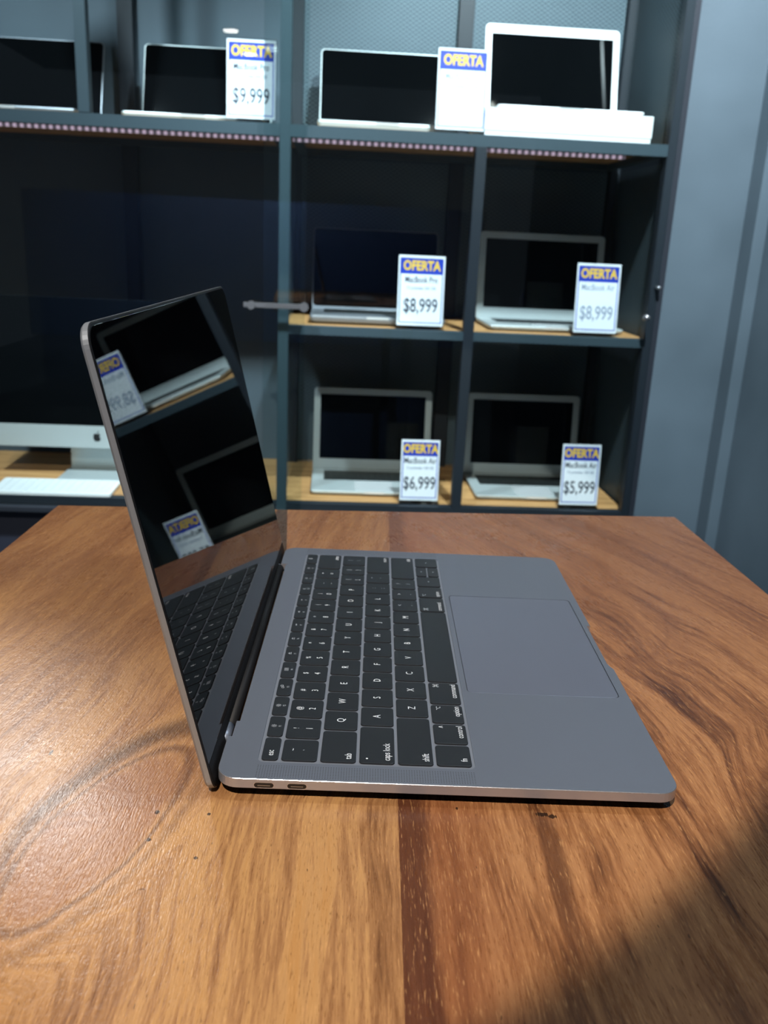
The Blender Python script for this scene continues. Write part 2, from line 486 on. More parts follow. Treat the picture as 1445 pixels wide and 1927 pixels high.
# ------------------------------------------------------------------ table
def make_table():
    t = thing('display_table', 'large wooden display table with a two-toned oiled plank top', 'table', (0, 0.05, FZ))
    bm = bmesh.new()
    o4 = T((0, -0.05, -FZ))
    poly = [(-0.2115, -0.46), (0.395, -0.46), (0.3590, 0.4640), (-0.2095, 0.4200)]
    L = []
    cx, cy = 0.08, 0.0
    def ins(p, d): 
        v = Vector((p[0] - cx, p[1] - cy)); v = v * (1 - d / v.length); return (v.x + cx, v.y + cy)
    for d, z in ((0.002, -0.038), (0, -0.036), (0, -0.0015), (0.0015, 0.0)):
        L.append([(*ins(p, d), z) for p in poly])
    loft(bm, L)
    top = obj('tabletop', bm, WOOD, t, False, o4)
    for x in (-0.17, 0.33):
        for y in (-0.41, 0.37):
            bm = B(x - 0.02, x + 0.02, y - 0.02, y + 0.02, FZ + 0.006, -0.038, 0.002)
            l = obj('leg', bm, STEEL_DK, t, False, o4)
            obj('foot', cyl(bmesh.new(), (x, y, FZ), (x, y, FZ + 0.008), 0.018), BLACK, l).matrix_parent_inverse = Matrix.Identity(4)
    bm = bmesh.new()
    for y in (-0.41, 0.37): box(bm, -0.15, 0.31, y - 0.012, y + 0.012, -0.085, -0.04)
    for x in (-0.17, 0.33): box(bm, x - 0.012, x + 0.012, -0.39, 0.35, -0.085, -0.04)
    obj('apron_frame', bm, STEEL_DK, t, False, o4)
make_table()

# ------------------------------------------------------------------ the laptop on the table
# laptop frame: x from hinge edge to front edge, y from left side to right side, z above the table (metres; mm below)
def make_laptop():
    mm = 0.001
    t = thing('open_laptop', 'space grey laptop standing open side-on on the wooden table, black screen at left', 'laptop', (0.1085, 0.152, 0))
    O = T((-0.1085, -0.152, 0))
    S_ = O @ Matrix.Scale(mm, 4)
    Z = 10.0
    # -- base: deck with keyboard opening and trackpad opening
    def outline(ins, notch=True):
        x0, x1, y0, y1 = 5.5 + ins, 211.15 - ins, ins, 304.1 - ins
        r = max(9.5 - ins, 3)
        def arc(cx, cy, a0, rr, n_=8):
            return [(cx + rr * math.cos(math.radians(a0 + 90 * i / n_)), cy + rr * math.sin(math.radians(a0 + 90 * i / n_))) for i in range(n_ + 1)]
        p = []
        p += arc(x1 - r, y0 + r, 270, r)
        if notch: p += [(x1, 119), (x1 - 1.2, 122), (x1 - 2.1, 126), (x1 - 2.1, 178.0), (x1, 178.4)]
        else: p += [(x1, 119), (x1, 122), (x1, 126), (x1, 177), (x1, 178.5)]
        p += arc(x1 - r, y1 - r, 0, r)
        p += arc(x0 + r, y1 - r, 90, r)
        n2 = 3.6
        p += [(x0, 268.3), (x0 + n2 + 1.2, 268.3), (x0 + n2 + 1.2, 266.6), (x0 + n2, 266.6), (x0 + n2, 47.8), (x0 + n2 - 1.6, 47.8), (x0 + n2 - 1.6, 33.8), (x0, 33.8)]
        p += arc(x0 + r, y0 + r, 180, r)
        return p
    bm = bmesh.new()
    prof = [(15, 1.9, 3), (8, 2.4, 3), (3.0, 3.6, 3), (0.6, 4.9, 3), (0.0, 5.4, 1), (0.0, 9.78, 2), (0.22, 10.0, 0)]
    rows = loft(bm, [[(x, y, z) for x, y in outline(i_ if i_ < 3.5 else 3.5, True)] if i_ < 3.5 else [(min(max(x, 5.5 + i_), 211.15 - i_), min(max(y, i_), 304.1 - i_), z) for x, y in outline(3.5, False)] for i_, z, _ in prof], True, False, [p_[2] for p_ in prof[:-1]])
    top = rows[-1]
    kx0, kx1, ky0, ky1 = 22.1, 121.2, 13.3, 290.8
    px0, px1, py0, py1 = 124.2, 205.9, 85.2, 219.9
    kl = [bm.verts.new((x, y, Z)) for x, y in rrect(kx0, kx1, ky0, ky1, 3.2)]
    pl = [bm.verts.new((x, y, Z)) for x, y in rrect(px0, px1, py0, py1, 3.0)]
    edges = []
    for lp in (kl, pl, top):
        for i in range(len(lp)):
            a, b = lp[i], lp[(i + 1) % len(lp)]
            edges.append(bm.edges.get((a, b)) or bm.edges.new((a, b)))
    res = bmesh.ops.triangle_fill(bm, use_beauty=True, edges=edges, use_dissolve=False)
    for g in res['geom']:
        if isinstance(g, bmesh.types.BMFace): g.material_index = 0
    # walls of the openings
    for lp, dz, rr in ((kl, -0.45, (kx0, kx1, ky0, ky1, 3.2)), (pl, -0.9, (px0, px1, py0, py1, 3.0))):
        low = [bm.verts.new((v.co.x, v.co.y, Z + dz)) for v in lp]
        for i in range(len(lp)):
            bm.faces.new((lp[i], lp[(i + 1) % len(lp)], low[(i + 1) % len(lp)], low[i]))
        f = bm.faces.new(low)
        f.material_index = 4 if lp is kl else 3
    base = obj('base_case', bm, [ALU, ALU_SIDE, ALU_BRIGHT, BLACK, WELL], t, False, S_)  # black slot puts shade into the underside and trackpad groove
    # -- trackpad
    slab_obj('trackpad', t, PAD, px0 + 0.32, px1 - 0.42, py0 + 0.32, py1 - 0.32, 9.2, 9.93, 2.8, 0.08, S_)
    # -- speaker grilles
    for (y0, y1) in ((2.2, 10.6), (293.5, 301.9)):
        bm = bmesh.new()
        nx, ny = 84, 8
        for i in range(nx):
            for j in range(ny):
                cx = 23.0 + i * (97.0 / (nx - 1)); cy = y0 + j * (y1 - y0) / (ny - 1)
                bm.faces.new([bm.verts.new((cx + 0.27 * math.cos(a * PI / 3), cy + 0.27 * math.sin(a * PI / 3), Z + 0.012)) for a in range(6)])
        g = obj('speaker_grille', bm, GRILLE, t, False, S_)
        g['kind'] = 'stuff'
    # -- ports on the left side
    for xa, xb in ((22.4, 31.2), (37.0, 45.6)):
        pb = bmesh.new()
        def st(i_, yy): return [(x, yy, z) for x, z in rrect(xa + i_, xb - i_, 5.62 + i_, 8.3 - i_, 1.33 - i_, 6)]
        loft(pb, [st(-0.15, -0.01), st(0.0, -0.03), st(0.12, -0.02)], False, False)
        pr = obj('usb_port', pb, ALU_BRIGHT, t, False, S_)
        p2 = bmesh.new(); loft(p2, [st(0.05, -0.012), st(0.06, -0.015)], True, True)
        obj('port_opening', p2, PORT, pr)
        p3 = bmesh.new(); box(p3, xa + 1.6, xb - 1.6, -0.03, -0.016, 6.55, 7.0)
        obj('port_tongue', p3, principled('port_metal', (0.35, 0.36, 0.38), 0.3, 0.9), pr)
    # -- rubber feet
    for x in (26, 190):
        for y in (24, 280):
            obj('rubber_foot', cyl(bmesh.new(), (x, y, 0), (x, y, 2.3), 6.5, 7.2), BLACK, t, False, S_)
    # -- keys
    def key(x0, x1, y0, y1, legends=(), worn=False):
        bm = bmesh.new()
        slab(bm, x0 + 0.15, x1 - 0.15, y0 + 0.2, y1 - 0.2, 9.5, 10.42, 1.7, 0.2, 5)
        for f in bm.faces: f.material_index = 0 if sum(v.co.z for v in f.verts) / len(f.verts) > 10.25 else 1
        k = obj('key', bm, [KEY, BLACK], t, False, S_)  # black sides put the shade around each key into the colour
        if legends:
            lb = bmesh.new()
            for (s, fx, fy, size, al) in legends:
                # fx across (0 left .. 1 right), fy down (0 towards screen .. 1 towards user)
                yy = y0 + (y1 - y0) * fx; xx = x0 + (x1 - x0) * fy
                if isinstance(s, tuple):
                    tb = glyph(s[0], size)
                else:
                    tb = text_bm(s, size, 0.84, al)
                merge(lb, tb, T((xx, yy, 10.44)) @ Rz(PI / 2))
            obj('legend', lb, LEG_DIM if (len(legends) == 2 and size < 2.2) else LEG, k)
        return k
    def stroke(bm, pts, wd, closed=False):
        n_ = len(pts)
        for i in range(n_ if closed else n_ - 1):
            a = Vector(pts[i]); b = Vector(pts[(i + 1) % n_]); d = (b - a)
            if d.length == 0: continue
            nn = Vector((-d.y, d.x)).normalized() * wd / 2; e = d.normalized() * wd * 0.3
            bm.faces.new([bm.verts.new((*q, 0)) for q in (a + nn - e, a - nn - e, b - nn + e, b + nn + e)])
    def glyph(nm, s):
        b = bmesh.new(); w_ = s * 0.11
        C_ = lambda cx, cy, r, n_=10: [(cx + r * math.cos(2 * PI * i / n_), cy + r * math.sin(2 * PI * i / n_)) for i in range(n_)]
        h = s / 2
        if nm == 'cmd':
            q = h * 0.36
            stroke(b, [(-q, -q), (q, -q), (q, q), (-q, q)], w_, True)
            for sx in (-1, 1):
                for sy in (-1, 1): stroke(b, C_(sx * q * 1.75, sy * q * 1.75, q * 0.75, 8), w_, True)
        elif nm == 'opt':
            stroke(b, [(-h, h * .6), (-h * .3, h * .6), (h * .35, -h * .6), (h, -h * .6)], w_); stroke(b, [(h * .3, h * .6), (h, h * .6)], w_)
        elif nm == 'sun':
            stroke(b, C_(0, 0, h * .35, 8), w_, True)
            for i in range(8):
                a = i * PI / 4; stroke(b, [(h * .6 * math.cos(a), h * .6 * math.sin(a)), (h * math.cos(a), h * math.sin(a))], w_)
        elif nm == 'win':
            stroke(b, [(-h * 1.2, -h * .5), (-h * .2, -h * .5), (-h * .2, h * .3), (-h * 1.2, h * .3)], w_, True)
            stroke(b, [(h * .1, h * .1), (h * .1, h * .8), (h * 1.2, h * .8), (h * 1.2, -h * .1), (h * .1, -h * .1)], w_)
        elif nm == 'grid':
            for i in range(3):
                for j in range(2):
                    cx = (i - 1) * h * .9; cy = (j - .5) * h * .9; q = h * .3
                    stroke(b, [(cx - q, cy - q), (cx + q, cy - q), (cx + q, cy + q), (cx - q, cy + q)], w_ * .8, True)
        elif nm == 'kbl':
            stroke(b, [(-h, -h * .5), (h, -h * .5)], w_)
            for a in (30, 60, 90, 120, 150):
                a = math.radians(a); stroke(b, [(h * .4 * math.cos(a), -h * .2 + h * .4 * math.sin(a)), (h * .85 * math.cos(a), -h * .2 + h * .85 * math.sin(a))], w_)
        elif nm in ('prev', 'play', 'next'):
            sg = -1 if nm == 'prev' else 1
            for o_ in (-.5, .4):
                if nm == 'play' and o_ > 0: continue
                b.faces.new([b.verts.new((sg * (o_ * h - h * .3), h * .45, 0)), b.verts.new((sg * (o_ * h - h * .3), -h * .45, 0)), b.verts.new((sg * (o_ * h + h * .5), 0, 0))])
            if nm == 'play':
                for o_ in (.35, .7): stroke(b, [(o_ * h, -h * .45), (o_ * h, h * .45)], w_ * 1.3)
        elif nm in ('mute', 'vold', 'volu'):
            stroke(b, [(-h, -h * .25), (-h * .6, -h * .25), (-h * .1, -h * .7), (-h * .1, h * .7), (-h * .6, h * .25), (-h, h * .25)], w_, True)
            if nm != 'mute': stroke(b, [(h * .2, -h * .3), (h * .35, 0), (h * .2, h * .3)], w_)
            if nm == 'volu': stroke(b, [(h * .55, -h * .55), (h * .8, 0), (h * .55, h * .55)], w_)
        elif nm == 'pow':
            stroke(b, C_(0, 0, h * .7, 12)[4:] + C_(0, 0, h * .7, 12)[:3], w_); stroke(b, [(0, h * .2), (0, h)], w_)
        elif nm in ('up', 'down', 'left', 'right'):
            a0 = {'right': 0, 'up': 90, 'left': 180, 'down': 270}[nm]
            b.faces.new([b.verts.new((h * .7 * math.cos(math.radians(a0 + a)), h * .7 * math.sin(math.radians(a0 + a)), 0)) for a in (0, 120, 240)])
        elif nm == 'dot':
            b.faces.new([b.verts.new((*q, 0)) for q in C_(0, 0, h * .4)])
        return b
    PX = 17.75; H = 16.5
    rx = [32.5 + PX * i for i in range(5)]
    # function row
    fr = [('esc', None)]
    key(23.5, 31.3, 14.7, 33.6, [('esc', 0.30, 0.50, 4.3, 'CENTER')])
    icons = ['sun', 'sun', 'win', 'grid', 'kbl', 'kbl', 'prev', 'play', 'next', 'mute', 'vold', 'volu', 'pow']
    fp = (290.25 - 34.7) / 13
    for i, ic in enumerate(icons):
        lg = [((ic,), 0.5, 0.36, 2.6 if ic != 'pow' else 3.2, 'C')]
        if i < 12: lg.append(('F%d' % (i + 1), 0.5, 0.74, 1.9, 'CENTER'))
        key(23.5, 31.3, 34.7 + fp * i, 34.7 + fp * (i + 1) - 1.2, lg)
    # number row
    up = ['~', '!', '@', '#', '$', '%', '^', '&', '*', '(', ')', '_', '+']
    lo = ['`', '1', '2', '3', '4', '5', '6', '7', '8', '9', '0', '-', '=']
    for i in range(13):
        y0 = 14.7 + 18.95 * i
        key(rx[0], rx[0] + H, y0, y0 + 17.75, [(up[i], .5, .29, 4.0, 'CENTER'), (lo[i], .5, .68, 4.8, 'CENTER')])
    key(rx[0], rx[0] + H, 261.1, 289.2, [('delete', .93, .80, 3.9, 'RIGHT')])
    # tab row
    key(rx[1], rx[1] + H, 14.7, 41.3, [('tab', .10, .78, 4.6, 'LEFT')])
    for i, c in enumerate('QWERTYUIOP'):
        y0 = 42.5 + 18.95 * i
        key(rx[1], rx[1] + H, y0, y0 + 17.75, [(c, .5, .5, 5.4, 'CENTER')])
    for i, (a, b) in enumerate((('{', '['), ('}', ']'))):
        y0 = 42.5 + 18.95 * (10 + i)
        key(rx[1], rx[1] + H, y0, y0 + 17.75, [(a, .5, .32, 4, 'CENTER'), (b, .5, .7, 4, 'CENTER')])
    key(rx[1], rx[1] + H, 269.9, 289.2, [('|', .5, .32, 4, 'CENTER'), ('\\', .5, .7, 4, 'CENTER')])
    # caps row
    key(rx[2], rx[2] + H, 14.7, 46.2, [('caps lock', .08, .78, 4.6, 'LEFT'), (('dot',), .12, .22, 2.6, 'C')])
    for i, c in enumerate('ASDFGHJKL'):
        y0 = 47.4 + 18.95 * i
        key(rx[2], rx[2] + H, y0, y0 + 17.75, [(c, .5, .5, 5.4, 'CENTER')])
    for i, (a, b) in enumerate(((':', ';'), ('"', "'"))):
        y0 = 47.4 + 18.95 * (9 + i)
        key(rx[2], rx[2] + H, y0, y0 + 17.75, [(a, .5, .32, 4.4, 'CENTER'), (b, .5, .68, 4.4, 'CENTER')])
    key(rx[2], rx[2] + H, 255.9, 289.2, [('return', .93, .80, 3.9, 'RIGHT')])
    # shift row
    key(rx[3], rx[3] + H, 14.7, 55.9, [('shift', .07, .80, 4.6, 'LEFT')])
    for i, c in enumerate('ZXCVBNM'):
        y0 = 57.1 + 18.95 * i
        key(rx[3], rx[3] + H, y0, y0 + 17.75, [(c, .5, .5, 5.4, 'CENTER')])
    for i, (a, b) in enumerate((('<', ','), ('>', '.'), ('?', '/'))):
        y0 = 57.1 + 18.95 * (7 + i)
        key(rx[3], rx[3] + H, y0, y0 + 17.75, [(a, .5, .30, 4.2, 'CENTER'), (b, .5, .70, 4.4, 'CENTER')])
    key(rx[3], rx[3] + H, 246.8, 289.2, [('shift', .95, .80, 3.9, 'RIGHT')])
    # bottom row
    b0, b1 = rx[4], rx[4] + 16.4
    key(b0, b1, 14.9, 32.2, [('fn', .22, .80, 4.4, 'LEFT')])
    key(b0, b1, 33.4, 51.2, [('control', .92, .80, 4.4, 'RIGHT'), ('^', .85, .30, 5.2, 'CENTER')])
    key(b0, b1, 52.4, 70.2, [('option', .92, .80, 4.4, 'RIGHT'), (('opt',), .80, .24, 3.0, 'C')])
    key(b0, b1, 71.4, 94.0, [('command', .93, .80, 4.4, 'RIGHT'), (('cmd',), .85, .24, 3.4, 'C')])
    key(b0, b1, 95.2, 189.3)
    key(b0, b1, 190.5, 212.9, [('command', .07, .80, 4.0, 'LEFT'), (('cmd',), .15, .24, 3.4, 'C')])
    key(b0, b1, 214.1, 232.4, [('option', .08, .80, 4.0, 'LEFT'), (('opt',), .18, .24, 3.0, 'C')])
    key(b0, b1, 233.6, 251.7, [(('left',), .5, .5, 2.2, 'C')])
    key(b0, b0 + 7.9, 252.9, 270.6, [(('up',), .5, .5, 2.2, 'C')])
    key(b0 + 8.5, b1, 252.9, 270.6, [(('down',), .5, .5, 2.2, 'C')])
    key(b0, b1, 271.8, 289.2, [(('right',), .5, .5, 2.2, 'C')])
    # -- lid: plane frame with s up along the screen, n towards the user
    a = math.radians(103.02)
    # columns: local X = y across, local Y = s, local Z = normal (towards keyboard side)
    LF = Matrix(((0, math.cos(a), math.sin(a), 3.65), (1, 0, 0, 0), (0, math.sin(a), -math.cos(a), Z), (0, 0, 0, 1)))
    ML = S_ @ LF
    bm = bmesh.new()
    Ls, mi = [], []
    for ins, n_ in ((0.55, 0.0), (0.0, -0.35), (0.0, -2.5), (0.8, -3.5), (3.5, -4.2)):
        Ls.append([(x, y, n_) for x, y in rrect(ins, 304.1 - ins, -9 + ins, 197.8 - ins, [max(r_ - ins, 2) for r_ in (9.5, 9.5, 8, 8)], 8)])
    loft(bm, Ls, True, True, [1, 0, 0, 0])
    for f in bm.faces:
        if len(f.verts) > 10 and all(abs(v.co.z) < 1e-4 for v in f.verts): f.material_index = 1
    lid = obj('lid', bm, [LID_EDGE, BLACK], t, False, ML)
    slab_obj('screen_glass', t, SCREEN, 1.5, 302.6, 5.2, 196.3, 0.0, 0.18, (8.2, 8.2, 1, 1), 0.08, ML, 8)
    # dark hinge cover along the foot of the screen
    bm = bmesh.new()
    slab(bm, 2.0, 302.1, -8.6, 4.9, 0.0, 0.30, (0.6, 0.6, 7, 7), 0.1)
    obj('hinge_cover', bm, HINGE, t, False, ML)
    bm = bmesh.new()
    cyl(bm, (4.6, 48.2, Z - 3.2), (4.6, 266.4, Z - 3.2), 3.1, seg=24)
    obj('hinge_barrel', bm, HINGE, t, True, S_)
    for y0, y1 in ((34.2, 47.4), (266.9, 268.0)):
        bm = bmesh.new(); cyl(bm, (3.6, y0, Z - 3.0), (3.6, y1, Z - 3.0), 2.8, seg=20)
        obj('hinge_knuckle', bm, ALU, t, True, S_)
make_laptop()

# ------------------------------------------------------------------ shelving cabinet behind the table
WF = 2.180      # front plane
WB = 2.654      # back plane
Z1, Z2, Z3, Z4 = 0.486, 0.036, -0.414, -0.840
CTOP = 1.25
UL, UM1, UM2, UR = -1.55, -0.0845, 0.3686, 0.820

def make_cabinet():
    c = thing('shelving_cabinet', 'dark steel shelving cabinet with mesh panels, wooden shelves and sliding glass', 'cabinet', tuple(P(0, WF, FZ)), YAW)
    O = T((0, -WF, -FZ))
    def part(name, x0, x1, w0, w1, z0, z1, mat, bev=0.001, kindless=True):
        return obj(name, B(x0, x1, w0, w1, z0, z1, bev), mat, c, False, O)
    pw = 0.0255
    # front posts
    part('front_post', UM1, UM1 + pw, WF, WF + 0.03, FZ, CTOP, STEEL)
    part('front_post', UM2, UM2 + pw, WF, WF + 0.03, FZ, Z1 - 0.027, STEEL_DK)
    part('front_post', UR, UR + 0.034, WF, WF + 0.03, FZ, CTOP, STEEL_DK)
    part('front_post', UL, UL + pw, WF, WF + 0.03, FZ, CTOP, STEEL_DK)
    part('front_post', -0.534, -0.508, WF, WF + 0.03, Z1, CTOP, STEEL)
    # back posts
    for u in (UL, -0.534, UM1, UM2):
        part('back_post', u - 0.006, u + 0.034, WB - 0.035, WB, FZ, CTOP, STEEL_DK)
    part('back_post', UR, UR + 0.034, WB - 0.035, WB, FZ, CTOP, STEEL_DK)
    # shelf frames (beams) and boards
    def shelf(z, th, spans, mat):
        for (u0, u1) in spans:
            bm = bmesh.new()
            box(bm, u0, u1, WF + 0.001, WF + 0.0303, z - th, z - 0.0005)
            box(bm, u0, u1, WB - 0.06, WB - 0.036, z - th, z - 0.0005)
            for uu in (u0, u1 - 0.02): box(bm, uu, uu + 0.02, WF + 0.026, WB - 0.06, z - th, z - 0.012)
            obj('shelf_frame', bm, mat, c, False, O)
            part('shelf_board', u0 - pw / 2 + 0.0002, u1 + pw / 2 - 0.0002, WF + 0.0305, WB - 0.0005, z - 0.011, z, SHELF_WOOD, 0.0)
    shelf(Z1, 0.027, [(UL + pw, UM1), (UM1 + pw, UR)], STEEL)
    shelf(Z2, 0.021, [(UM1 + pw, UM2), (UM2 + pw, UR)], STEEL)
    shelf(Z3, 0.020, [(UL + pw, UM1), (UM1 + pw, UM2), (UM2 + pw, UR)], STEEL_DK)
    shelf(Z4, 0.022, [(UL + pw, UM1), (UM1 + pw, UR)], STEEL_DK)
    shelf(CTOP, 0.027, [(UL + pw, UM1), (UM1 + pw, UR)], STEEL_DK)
    for (u0, u1) in ((UL + pw, UM1), (UM1 + pw, UM2), (UM2 + pw, UR)):
        part('lower_panel', u0, u1, WF + 0.006, WF + 0.018, Z4, Z3 - 0.022, PANEL)
    # LED strips under the top shelf
    for (u0, u1) in ((UL + 0.05, UM1 - 0.004), (UM1 + pw + 0.004, UM2 - 0.004), (UM2 + pw + 0.004, UR - 0.09)):
        part('led_strip', u0, u1, WF + 0.030, WF + 0.038, Z1 - 0.034, Z1 - 0.0275 + 0.0005, LED, 0.0)
    # expanded metal panels: real diamond lattice
    def lattice(name, a0, a1, z0, z1, place):
        bm = bmesh.new()
        dx, dz, t_ = 0.0085, 0.0055, 0.0009
        nx = int((a1 - a0) / dx); nz = int((z1 - z0) / dz)
        for j in range(nz + 1):
            for i in range(nx + 1):
                if (i + j) % 2: continue
                x = a0 + i * dx; z = z0 + j * dz
                for sx in (-1, 1):
                    if j + 1 > nz or i + sx < 0 or i + sx > nx: continue
                    x2, z2 = x + sx * dx, z + dz
                    bm.faces.new([bm.verts.new(place(*q)) for q in ((x, z - t_), (x2, z2 - t_), (x2, z2 + t_), (x, z + t_))])
        o = obj(name, bm, MESH, c, False, O)
        return o
    wb = WB - 0.030
    for uu in (UM1 + 0.004, UM1 + 0.020):
        lattice('mesh_panel', WF + 0.032, WB - 0.04, Z3 + 0.002, Z1 - 0.03, lambda a_, z_: (uu, a_, z_))
    lattice('mesh_panel', UM1 + 0.036, UM2 - 0.008, Z1 + 0.002, CTOP - 0.03, lambda a_, z_: (a_, wb, z_))
    lattice('mesh_panel', UM2 + 0.036, UR - 0.002, Z1 + 0.002, CTOP - 0.03, lambda a_, z_: (a_, wb, z_))
    lattice('mesh_panel', UM1 + 0.036, UM2 - 0.008, Z3 + 0.002, Z1 - 0.03, lambda a_, z_: (a_, wb, z_))
    lattice('mesh_panel', UM2 + 0.036, UR - 0.002, Z3 + 0.002, Z1 - 0.03, lambda a_, z_: (a_, wb, z_))
    us = UR + 0.017
    lattice('mesh_panel', WF + 0.032, WB - 0.04, Z1 + 0.002, CTOP - 0.03, lambda a_, z_: (us, a_, z_))
    lattice('mesh_panel', WF + 0.032, WB - 0.04, Z3 + 0.002, Z1 - 0.03, lambda a_, z_: (us, a_, z_))
    part('side_panel', UR + 0.024, UR + 0.030, WF + 0.032, WB - 0.04, FZ + 0.05, CTOP, STEEL_DK, 0.0)
    # sliding glass
    part('glass_door', UL + 0.01, -0.0200, WF - 0.014, WF - 0.008, Z3 - 0.02, CTOP, GLASS, 0.0)
    part('glass_door', -0.1180, UR + 0.012, WF - 0.026, WF - 0.020, Z3 - 0.02, CTOP, GLASS, 0.0)
    part('glass_track', UL + 0.01, UR + 0.02, WF - 0.030, WF - 0.0005, Z3 - 0.034, Z3 - 0.0215, STEEL_DK)
    # ratchet lock bar and round locks
    bm = B(-0.164, -0.02, WF - 0.034, WF - 0.028, 0.0765, 0.0885, 0.001)
    for i in range(14): box(bm, -0.110 + i * 0.006, -0.107 + i * 0.006, WF - 0.0355, WF - 0.034, 0.077, 0.088)
    cyl(bm, (-0.145, WF - 0.028, 0.0825), (-0.145, WF - 0.046, 0.0825), 0.0095)
    cyl(bm, (-0.021, WF - 0.028, 0.0825), (-0.021, WF - 0.044, 0.0825), 0.0105)
    obj('door_lock', bm, CHROME, c, False, O)
    for (u, z, r) in ((0.808, 0.091, 0.008), (0.836, 0.161, 0.006)):
        bm = cyl(bmesh.new(), (u, WF - 0.0265, z), (u, WF - 0.042, z), r, r * 0.8)
        if u > 0.82: bm.free(); bm = cyl(bmesh.new(), (u, WF - 0.0002, z), (u, WF - 0.018, z), r, r * 0.8)
        obj('door_knob', bm, CHROME, c, True, O)
make_cabinet()

# ------------------------------------------------------------------ laptops on the shelves
def display_laptop(name, label, u, z, wh, wdt, lid_h, tilt, style, base_d=0.227, base_t=0.016, yaw=0.0, silver=None, group=None, lid_t=0.006, notch=False):
    """hinge line centred at (u, wh); the laptop opens towards the viewer; tilt = lean of the lid past vertical in degrees"""
    sv = silver or SILVER
    t = thing(name, label, 'laptop', tuple(P(u, wh - base_d / 2, z)), YAW + yaw)
    hw = wdt / 2
    O = T((0, base_d / 2, 0))
    bm = bmesh.new()
    L = []
    for ins, fz in ((0.012, 0.0), (0.002, 0.35), (0.0, 0.75), (0.0012, 1.0)):
        row = []
        for x, y in rrect(-hw + ins, hw - ins, -base_d + ins, -0.004, (0.003, 0.003, 0.009, 0.009), 5):
            row.append((x, y, 0.001 + fz * (base_t - 0.001)))
        L.append(row)
    loft(bm, L)
    obj('base', bm, sv, t, False, O)
    # keyboard
    kb = bmesh.new()
    kw = min(hw - 0.022, 0.137)
    slab(kb, -kw, kw, -0.126, -0.022, base_t - 0.0012, base_t + 0.0004, 0.003)
    for r in range(6):
        yy = -0.124 + r * 0.017; hh = 0.0155 if r < 5 else 0.010
        nk = 14 if r else 9
        for i in range(nk):
            x0 = -kw + 0.0015 + i * (2 * kw - 0.003) / nk
            box(kb, x0, x0 + (2 * kw - 0.003) / nk - 0.002, yy, yy + hh - 0.002, base_t + 0.0003, base_t + 0.0016)
    obj('keyboard', kb, KEYS_DK, t, False, O)
    slab_obj('trackpad', t, SILVER_EDGE if style == 'alu' else sv, -0.052, 0.052, -base_d + 0.010, -0.136, base_t - 0.0005, base_t + 0.0003, 0.003, 0, O)
    nb = bmesh.new(); slab(nb, -0.028, 0.028, -base_d - 0.0006, -base_d + 0.004, base_t - 0.006, base_t - 0.0002, 0.001)
    obj('opening_notch', nb, SILVER_EDGE, t, False, O)  # opening notch with its highlight put into the bright colour
    # lid
    a = math.radians(90 + tilt)
    LF = O @ T((0, 0.0, base_t - 0.004)) @ Matrix(((1, 0, 0, 0), (0, -math.cos(a), -math.sin(a), 0), (0, math.sin(a), -math.cos(a), 0), (0, 0, 0, 1)))
    bm = bmesh.new(); L = []
    for ins, n_ in ((0.0006, 0.0), (0.0, -0.0006), (0.0, -lid_t + 0.002), (0.003, -lid_t)):
        L.append([(x, y, n_) for x, y in rrect(-hw + ins, hw - ins, 0.002 + ins, lid_h - ins, (0.011, 0.011, 0.004, 0.004), 6)])
    loft(bm, L)
    obj('lid', bm, sv, t, False, LF)
    if style == 'alu':
        bx, bt, bb = 0.0185, 0.0185, 0.034
        slab_obj('screen', t, SCREEN_FAR, -hw + bx, hw - bx, bb, lid_h - bt, 0.0002, 0.0008, 0.0012, 0, LF)
    elif style == 'white':
        slab_obj('screen', t, SCREEN_FAR, -hw + 0.016, hw - 0.016, 0.030, lid_h - 0.024, 0.0002, 0.0008, 0.001, 0, LF)
    else:
        slab_obj('screen', t, SCREEN_FAR, -hw + 0.0028, hw - 0.0028, 0.012, lid_h - 0.0028, 0.0002, 0.0008, 0.009, 0, LF)
    cb = bmesh.new(); cyl(cb, (-hw * 0.8, -0.001, base_t - 0.004), (hw * 0.8, -0.001, base_t - 0.004), 0.0045)
    obj('hinge', cb, KEYS_DK, t, True, O)
    return t

GREY_SV = make_alu('dark_silver_aluminium', (0.22, 0.24, 0.27), 0.4, 0.5)
display_laptop('display_laptop', 'black-screened laptop at the left edge of the top shelf, cut by the picture edge', -0.722, Z1, 2.470, 0.334, 0.212, 20, 'thin', base_t=0.014, silver=GREY_SV)
display_laptop('display_laptop', 'dark-framed laptop on the top shelf beside the glare-spotted price card', -0.289, Z1, 2.470, 0.330, 0.214, 20, 'thin', base_t=0.016, silver=SILVER)
display_laptop('display_laptop', 'thin-framed black-screened laptop on the top shelf, directly left of the white laptop', 0.165, Z1, 2.480, 0.333, 0.222, 19, 'thin', base_t=0.022, silver=SILVER)
display_laptop('display_laptop', 'white-framed laptop raised on the flat white box', 0.592, Z1 + 0.0605, 2.440, 0.348, 0.240, 14, 'white', base_t=0.010, silver=WHITE)
display_laptop('display_laptop', 'thin-framed black laptop on the middle shelf beside the chrome door lock', 0.160, Z2, 2.470, 0.341, 0.222, 14, 'thin', base_t=0.022, silver=GREY_SV)
display_laptop('display_laptop', 'broad-framed silver laptop on the middle shelf at right', 0.620, Z2, 2.490, 0.350, 0.236, 7, 'alu', base_t=0.014)
display_laptop('display_laptop', 'silver laptop on the lowest shelf in the middle cell behind a price card', 0.171, Z3, 2.500, 0.341, 0.238, 7, 'alu', base_t=0.014, base_d=0.240)
display_laptop('display_laptop', 'silver laptop on the lowest shelf in the right corner cell behind a price card', 0.610, Z3, 2.500, 0.332, 0.238, 7, 'alu', base_t=0.014, base_d=0.240)

